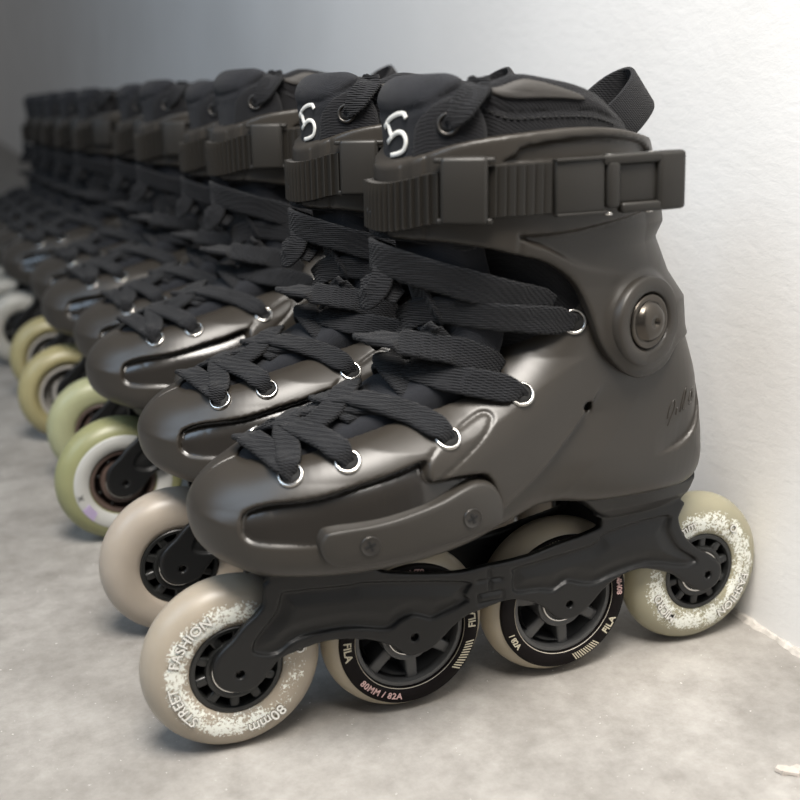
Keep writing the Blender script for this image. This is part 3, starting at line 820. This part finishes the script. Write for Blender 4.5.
# ---- wheels
def wheel(name, x, tyre, hubm, hub_r=20.5, style='holes', band=None, text=(), parent=root):
    w = empty(name, (x * MM, 0, 40 * MM), parent) if False else None
    core = hub_r
    pr = [(core, 9.5), (core + .6, 10.6), (core + 3, 11.4), (27, 11.8), (30.5, 11.5), (33.5, 10.5), (36, 8.8), (38, 6.4), (39.3, 3.6), (39.9, 1.2)]
    pr = [p for p in pr if p[0] >= core]
    prof = pr + [(40, 0)] + [(r, -t) for r, t in pr[::-1]] + [(core, 0), pr[0]]
    V, F = lathe(prof, 128); t = link_mesh(name, V, F, tyre, parent); t.location = (x * MM, 0, 40 * MM)
    q = MB()
    q.add(*lathe([(core + .2, -9.8), (core + .2, 9.8), (core - .6, 10.4), (core - 2.2, 10.2), (core - 2.8, 9.0), (core - 2.8, -9.0), (core - 2.2, -10.2), (core - .6, -10.4), (core + .2, -9.8)], 96))
    q.add(*lathe([(11, -9.8), (11, 9.8), (12, 10.4), (13.4, 10.2), (13.8, 9.2), (13.8, -9.2), (13.4, -10.2), (12, -10.4), (11, -9.8)], 64))
    if style == 'holes':
        q.add(*lathe([(13, -6.2), (13, 6.2), (core - 2, 6.8), (core - 2, -6.8)], 64))
        ns = 10
    elif style == 'plain':
        q.add(*lathe([(13, -8.6), (13, 8.6), (core - 2, 8.6), (core - 2, -8.6)], 64)); ns = 0
    else:
        q.add(*lathe([(13, -5), (13, 5), (core - 2, 6), (core - 2, -6)], 64)); ns = 7
        q.add(*lathe([(core - 5, -8), (core - 5, 8), (core - 2.4, 8.6), (core - 2.4, -8.6)], 64))
    for k in range(ns):
        a = 2 * PI * (k + .35) / ns; R = Vector((math.cos(a), 0, math.sin(a))); N = Vector((0, -1, 0)); U = N.cross(R)
        rm = (13 + core - 2) / 2; q.add(*box(R * rm, (core - 14, 4.6 if style == 'holes' else 6, 18.8 if style == 'holes' else 16), (R, U, N), 1.3))
    hub = q.obj('hub', hubm, t); sharp(hub, 40)
    if style == 'plain':
        q = MB()
        for k in range(9):
            a = 2 * PI * k / 9
            q.add(*lathe([(.01, -8.75), (1.0, -8.75), (1.0, -8.2)], 10, org=(15.6 * math.cos(a), 0, 15.6 * math.sin(a))))
        q.obj('hub_hole', M['stitch'], t)
    q = MB()
    for s in (-1, 1):
        q.add(*lathe([(11, s * 7), (11, s * 10.2), (10.7, s * 10.5), (10.2, s * 10.4), (9.9, s * 9.9), (9.9, s * 7), (11, s * 7)], 56))
    br = q.obj('bearing', M['steel'], t); q = MB()
    for s in (-1, 1): q.add(*lathe([(10, s * 9.3), (6, s * 9.3), (5.6, s * 9.9), (4, s * 9.9), (4, s * 12.8), (2.2, s * 12.8)], 40))
    join_into(br, q.obj('shield', M['dark'], t))
    if band:
        bm_, r0, r1 = band
        V, F = lathe([(r0, -8), (r0, -11.1), (r0 + .4, -11.9), (r1 - .6, -12.1), (r1, -11.6), (r1, -9), (r0, -8)], 128); link_mesh('printed_band', V, F, bm_, t)
    for tx in text:
        mat = tx[0]
        for args in tx[1:]:
            if isinstance(args[0], str):
                q = MB(); q.add(*glyphs(*args)); o = q.obj('lettering', mat, t, False)
                if tyre.name.startswith('flecked'):                   # dark outline of the moulded letters
                    q = MB(); q.add(*glyphs(*args, .25, 1.0, .036)); e = q.obj('edge', M['ink_edge'], t, False)
                    for v in e.data.vertices: v.co.y += .00012
                    join_into(o, e)
            else: q = MB(); q.add(*args); q.obj('printed_hatch', mat, t, False)
    return t

def bars(a0, a1, n, r0, r1, y, th=.018):
    """printed hatch of short slanted strokes round the rim"""
    V, F = [], []
    for k in range(n):
        a = a0 + (a1 - a0) * k / (n - 1)
        P = [(r0, a), (r0, a + th), (r1, a + th + .05), (r1, a + .05)]
        i = len(V); V += [(r * math.cos(t), y, r * math.sin(t)) for r, t in P] + [(r * math.cos(t), y + .4, r * math.sin(t)) for r, t in P]
        F += [(i, i+1, i+2, i+3), (i+7, i+6, i+5, i+4)] + [(i + j, i + 4 + j, i + 4 + (j + 1) % 4, i + (j + 1) % 4) for j in range(4)]
    return (V, F)
D = math.radians
yl = -12.15
def band_text(rot):
    return [(M['cream_ink'], ('FILA', 4.6, 31.2, D(rot - 22 + 22), False, yl), bars(D(rot + 38), D(rot + 66), 11, 29.6, 33.2, yl - .1) , bars(D(rot - 66), D(rot - 38), 11, 29.6, 33.2, yl - .1), ('FILA', 4.6, 31.2, D(rot + 180), False, yl)),
            (M['pink_ink'], ('80MM / 82A', 3.9, 31.2, D(rot - 102 + 180), False, yl), ('80MM / 82A', 3.9, 31.2, D(rot + 78 + 180 - 0), False, yl) if False else ('80MM / 82A', 3.9, 31.2, D(rot + 100), False, yl))]
W_print = wheel('wheel', 0, M['ty_print'], M['hub'], 20.5, 'holes', None,
    [(M['white'], ('80mm', 7.2, 29.0, D(-66), True, yl), ('FASHION', 6.4, 28.0, D(138), True, yl), ('O', 5.6, 28.5, D(10), True, yl), ('STREET', 6.4, 28.0, D(205), True, yl))])
W_b1 = wheel('wheel', 81, M['ty_cream'], M['grey_hub'], 27.0, 'spokes', (M['band'], 27.1, 34.4), None or
    [(M['cream_ink'], ('FILA', 5.2, 31.2, D(184), False, yl), ('FILA', 5.2, 31.2, D(4), False, yl), bars(D(-46), D(-20), 11, 29.6, 33.4, yl - .1)),
     (M['pink_ink'], ('80MM / 82A', 4.2, 31.0, D(-121), False, yl, .25, 1.12), ('82A', 4.2, 31.0, D(84), False, yl))])
W_b2 = wheel('wheel', 162, M['ty_cream'], M['grey_hub'], 27.0, 'spokes', (M['band'], 27.1, 34.4),
    [(M['cream_ink'], ('FILA', 5.0, 31.4, D(-34), False, yl), bars(D(-80), D(-56), 11, 29.6, 33.4, yl - .1), bars(D(94), D(122), 11, 29.6, 33.4, yl - .1), ('FILA', 5.0, 31.4, D(140), False, yl), ('/ 82A', 4.1, 31.4, D(-150), False, yl)),
     (M['pink_ink'], ('80MM', 4.1, 31.4, D(6), False, yl))])
W_rear = wheel('wheel', 243, M['ty_print_rear'], M['hub'], 20.5, 'holes', None,
    [(M['white'], ('FASHION', 6.0, 28.0, D(-42), False, yl) if False else ('FASHION', 6.4, 28.0, D(-38), True, yl), ('mm', 6.6, 28.5, D(112), True, yl), ('MICRO', 6.0, 27.5, D(215), True, yl), ('O', 5.6, 28, D(50), True, yl))])

# ------------------------------------------------------------------ the row of skates
def kids(o): return [c for c in bpy.data.objects if c.parent == o]
ALL_KIDS = {}
def copy_tree(o, parent=None, skip=()):
    c = o.copy(); COL.objects.link(c)
    if parent is not None: c.parent = parent
    for ch in TREE.get(o.name, []):
        if ch not in skip: copy_tree(ch, c, skip)
    return c
TREE = {}
for o in list(bpy.data.objects):
    if o.parent is not None: TREE.setdefault(o.parent.name, []).append(o)
WHEELS = [W_print, W_b1, W_b2, W_rear]

def variant(kind):
    """a wheel of another make for the skates behind; built once, then copied"""
    if kind == 'beige': return wheel('wheel', 0, M['ty_beige'], M['hub'], 20.5, 'holes', None, (), root)
    if kind == 'green': return wheel('wheel', 0, M['ty_green'], M['brown_hub'], 20.5, 'plain', (M['pale_band'], 21.2, 30.5),
        [(M['lilac_ink'], bars(D(205), D(222), 14, 24.5, 30.0, yl - .05, .03)), (M['grey_hub'], ('X', 5, 27.5, D(192), True, yl))], root)
    if kind == 'pale_green': return wheel('wheel', 0, M['ty_pale_green'], M['brown_hub'], 20.5, 'plain', None, (), root)
    if kind == 'yellow': return wheel('wheel', 0, M['ty_yellow'], M['white_hub'], 24, 'plain', None, (), root)
    if kind == 'white': return wheel('wheel', 0, M['ty_white'], M['hub'], 20.5, 'holes', None, (), root)
VAR = {k: variant(k) for k in ('beige', 'green', 'pale_green', 'yellow', 'white')}
for v in VAR.values():
    TREE[v.name] = [o for o in bpy.data.objects if o.parent == v]

GROUP = 'row of inline skates along the wall'
ROW = [  # x shift, distance along the row, turn (deg), wheels, label
    (0, 0, 0, None, 'graphite inline skate nearest the camera with white flecked front and rear wheels'),
    (-2.2, 117, 0, 'beige', 'graphite inline skate with a plain beige black-hubbed front wheel, directly behind the nearest skate'),
    (-12, 262, 4, 'green', 'graphite inline skate whose green front wheel has a pale printed ring and brown hub'),
    (-8, 385, -1.5, 'pale_green', 'graphite inline skate whose pale green front wheel has a brown hub and no printed ring'),
    (-22, 505, 3, 'yellow', 'graphite inline skate with a yellow pale-hubbed front wheel, the nearer of two such skates'),
    (-22, 650, -1, 'yellow', 'graphite inline skate with a yellow pale-hubbed front wheel, the farther of two such skates'),
    (-42, 815, 4, 'white', 'blurred dark inline skate with a whitish front wheel at the left edge of the photo'),
    (-52, 935, 1, 'white', 'blurred dark inline skate just beyond the one with the whitish front wheel'),
    (-60, 1056, 1, 'white', 'blurred dark inline skate, third from the far end of the row'),
    (-64, 1177, 0, 'white', 'blurred dark inline skate, last but one at the far end of the row'),
    (-70, 1300, 0, 'white', 'blurred dark inline skate at the far end of the row'),
]
skates = []
for i, (dx, dy, rz, kind, lab) in enumerate(ROW):
    if i == 0: o = root
    else:
        o = copy_tree(root, None, WHEELS + list(VAR.values()) + ([MARK] if i > 1 else []))
        for k in range(4):
            w = copy_tree(VAR[kind], o); w.location = (k * 81 * MM, 0, 40 * MM)
            w.rotation_euler = (0, [0, .9, 2.1, 3.0][k], 0)
    o.location = (dx * MM, dy * MM, 0); o.rotation_euler = (0, 0, math.radians(rz)); o.scale = [{0: 1.0, 1: 1.015, 2: 1.04, 3: 1.025}.get(i, 1.04)] * 3
    o['label'] = lab; o['category'] = 'inline skate'; o['group'] = GROUP
    skates.append(o)
for v in VAR.values():
    for ch in TREE[v.name]: bpy.data.objects.remove(ch)
    bpy.data.objects.remove(v)

# ------------------------------------------------------------------ the room
def room_mesh(name, V, F, mat):
    me = bpy.data.meshes.new(name); me.from_pydata(V, [], F); me.materials.append(mat); me.update()
    o = bpy.data.objects.new(name, me); COL.objects.link(o); o['kind'] = 'structure'; return o
def concrete():
    m, nt, b = new_mat('worn_concrete')
    b.inputs['Roughness'].default_value = .62; b.inputs['Specular IOR Level'].default_value = .35
    tc = nd(nt, 'ShaderNodeTexCoord')
    a = nd(nt, 'ShaderNodeTexNoise', Scale=7.0, Detail=10.0, Roughness=.68); c = nd(nt, 'ShaderNodeTexNoise', Scale=38.0, Detail=10.0, Roughness=.78); f = nd(nt, 'ShaderNodeTexNoise', Scale=420.0, Detail=4.0)
    for q in (a, c, f): nt.links.new(tc.outputs['Object'], q.inputs['Vector'])
    r1 = nd(nt, 'ShaderNodeValToRGB'); r1.color_ramp.elements[0].position = .32; r1.color_ramp.elements[1].position = .66
    r1.color_ramp.elements[0].color = (.195, .182, .166, 1); r1.color_ramp.elements[1].color = (.385, .367, .342, 1)
    nt.links.new(a.outputs['Fac'], r1.inputs[0])
    r2 = nd(nt, 'ShaderNodeValToRGB'); r2.color_ramp.elements[0].position = .34; r2.color_ramp.elements[1].position = .62
    r2.color_ramp.elements[0].color = (.77, .76, .745, 1); r2.color_ramp.elements[1].color = (1.1, 1.1, 1.1, 1)
    nt.links.new(c.outputs['Fac'], r2.inputs[0])
    mx = nd(nt, 'ShaderNodeMixRGB', blend_type='MULTIPLY'); mx.inputs[0].default_value = 1
    nt.links.new(r1.outputs[0], mx.inputs[1]); nt.links.new(r2.outputs[0], mx.inputs[2])
    r3 = nd(nt, 'ShaderNodeValToRGB'); r3.color_ramp.elements[0].position = .70; r3.color_ramp.elements[1].position = .76
    r3.color_ramp.elements[0].color = (0, 0, 0, 1); r3.color_ramp.elements[1].color = (1, 1, 1, 1)
    nt.links.new(f.outputs['Fac'], r3.inputs[0])
    m2 = nd(nt, 'ShaderNodeMixRGB'); m2.inputs[2].default_value = (.78, .76, .72, 1)
    nt.links.new(r3.outputs[0], m2.inputs[0]); nt.links.new(mx.outputs[0], m2.inputs[1])
    nt.links.new(m2.outputs[0], b.inputs['Base Color'])
    bp = nd(nt, 'ShaderNodeBump', Strength=.25, Distance=.0012); nt.links.new(c.outputs['Fac'], bp.inputs['Height']); nt.links.new(bp.outputs[0], b.inputs['Normal'])
    return m
def plaster():
    m, nt, b = new_mat('brushed_white_plaster')
    b.inputs['Roughness'].default_value = .75; b.inputs['Specular IOR Level'].default_value = .3
    tc = nd(nt, 'ShaderNodeTexCoord'); mp = nd(nt, 'ShaderNodeMapping'); mp.inputs['Scale'].default_value = (1, .8, 1.5); mp.inputs['Rotation'].default_value = (.35, 0, 0)
    nt.links.new(tc.outputs['Object'], mp.inputs[0])
    a = nd(nt, 'ShaderNodeTexNoise', Scale=110.0, Detail=6.0, Roughness=.62, Distortion=.3); c = nd(nt, 'ShaderNodeTexNoise', Scale=5.0, Detail=4.0)
    nt.links.new(mp.outputs[0], a.inputs['Vector']); nt.links.new(tc.outputs['Object'], c.inputs['Vector'])
    r = nd(nt, 'ShaderNodeValToRGB'); r.color_ramp.elements[0].position = .3; r.color_ramp.elements[1].position = .7
    r.color_ramp.elements[0].color = (.73, .72, .705, 1); r.color_ramp.elements[1].color = (.80, .792, .78, 1)
    nt.links.new(c.outputs['Fac'], r.inputs[0]); nt.links.new(r.outputs[0], b.inputs['Base Color'])
    bp = nd(nt, 'ShaderNodeBump', Strength=.22, Distance=.0012); nt.links.new(a.outputs['Fac'], bp.inputs['Height']); nt.links.new(bp.outputs[0], b.inputs['Normal'])
    return m
XW = .2838
room_mesh('floor', [(-3, -2.5, 0), (.5, -2.5, 0), (.5, 12, 0), (-3, 12, 0), (-3, -2.5, -.1), (.5, -2.5, -.1), (.5, 12, -.1), (-3, 12, -.1)], [(0,1,2,3),(7,6,5,4),(0,4,5,1),(1,5,6,2),(2,6,7,3),(3,7,4,0)], concrete())
room_mesh('wall_right', [(XW, -2.5, 0), (XW, 12, 0), (XW, 12, 2.8), (XW, -2.5, 2.8), (XW + .2, -2.5, 0), (XW + .2, 12, 0), (XW + .2, 12, 2.8), (XW + .2, -2.5, 2.8)], [(3,2,1,0),(4,5,6,7),(0,1,5,4),(3,7,6,2),(0,4,7,3),(1,2,6,5)], plaster())
# crumbled bead of old mortar where wall meets floor
def joint():
    rnd = random.Random(3); V, F = [], []; n = 900; y0, y1 = -.35, 3.0
    for i in range(n + 1):
        y = y0 + (y1 - y0) * i / n; w = .0022 + .0016 * rnd.random() + .0009 * math.sin(i * .7); h = .0018 + .0014 * rnd.random()
        V += [(XW + .001, y, h), (XW - w * .45, y, h * .75), (XW - w, y, -.0002)]
    for i in range(n):
        for k in (0, 1): F.append((3*i + k, 3*i + k + 1, 3*i + 4 + k, 3*i + 3 + k))
    o = room_mesh('trim_1', V, F, plain('grey_mortar', (.50, .47, .43), .9, bump=(400, .6, .001), var=.35, varscale=220)); return o
joint()

# flake of paint lying on the floor at the right
def flake():
    rnd = random.Random(5); n = 14; V = []; 
    for k in range(n):
        a = 2 * PI * k / n; r = (7.5 if abs(math.cos(a)) > .5 else 4.2) * (.75 + .4 * rnd.random())
        V.append((r * math.cos(a), .62 * r * math.sin(a), 1.1 + 1.3 * rnd.random()))
    top = [(x * .96, y * .96, z + .9) for x, y, z in V]
    F = [tuple(range(n))[::-1], tuple(range(n, 2 * n))] + [(k, (k + 1) % n, n + (k + 1) % n, n + k) for k in range(n)]
    V2 = [(x, y, 0 if i % 3 == 0 else z * .4) for i, (x, y, z) in enumerate(V)]
    o = link_mesh('paint_flake', V2 + top, F, plain('flaked_paint', (.50, .45, .40), .8, bump=(500, .5, .0008), var=.3, varscale=300), None, False)
    o['label'] = 'small pale flake of paint on the bare floor, lower right'; o['category'] = 'paint flake'
    return o
fl = flake(); fl.location = (.2085, -.119, 0); fl.scale = (.8, .8, .8); fl.rotation_euler = (0, 0, -.5)

# ------------------------------------------------------------------ light
def area(name, loc, target, size, power, col, sy=None):
    L = bpy.data.lights.new(name, 'AREA'); L.energy = power; L.color = col; L.size = size
    if sy: L.shape = 'RECTANGLE'; L.size_y = sy
    o = bpy.data.objects.new(name, L); COL.objects.link(o); o.location = loc
    o.rotation_euler = (Vector(target) - Vector(loc)).to_track_quat('-Z', 'Y').to_euler(); return o
area('ceiling_lamp', (-.05, -.36, .99), (.24, .02, .18), .42, 11, (1, .95, .885)).data.spread = math.radians(130)
area('window_light', (-1.5, -.1, 1.45), (0, .3, .1), .9, 16, (.59, .78, 1.0), 1.2)
w = bpy.data.worlds.new('World'); SC.world = w; w.use_nodes = True
bg = w.node_tree.nodes['Background']; bg.inputs[0].default_value = (.92, .93, .95, 1); bg.inputs[1].default_value = .2

# ------------------------------------------------------------------ camera
cam = bpy.data.cameras.new('camera'); co = bpy.data.objects.new('camera', cam); COL.objects.link(co); SC.camera = co
yaw, pitch, roll = math.radians(21.859), math.radians(15.599), math.radians(-1.0206)
f = Vector((math.sin(yaw) * math.cos(pitch), math.cos(yaw) * math.cos(pitch), -math.sin(pitch))); r = Vector((math.cos(yaw), -math.sin(yaw), 0)); u = r.cross(f)
r, u = r * math.cos(roll) + u * math.sin(roll), u * math.cos(roll) - r * math.sin(roll)
mt = Matrix((r, u, -f)).transposed().to_4x4(); mt.translation = Vector((-.08525, -.41805, .27446)); co.matrix_world = mt
cam.sensor_width = 36; cam.lens = 1057.98 / 800 * 36; cam.clip_start = .01
cam.dof.use_dof = True; cam.dof.focus_distance = .50; cam.dof.aperture_fstop = 8.0

SC.view_settings.view_transform = 'Standard'; SC.view_settings.look = 'None'
SC.view_settings.exposure = 0.0; SC.view_settings.gamma = 1.0; SC.view_settings.use_curve_mapping = False
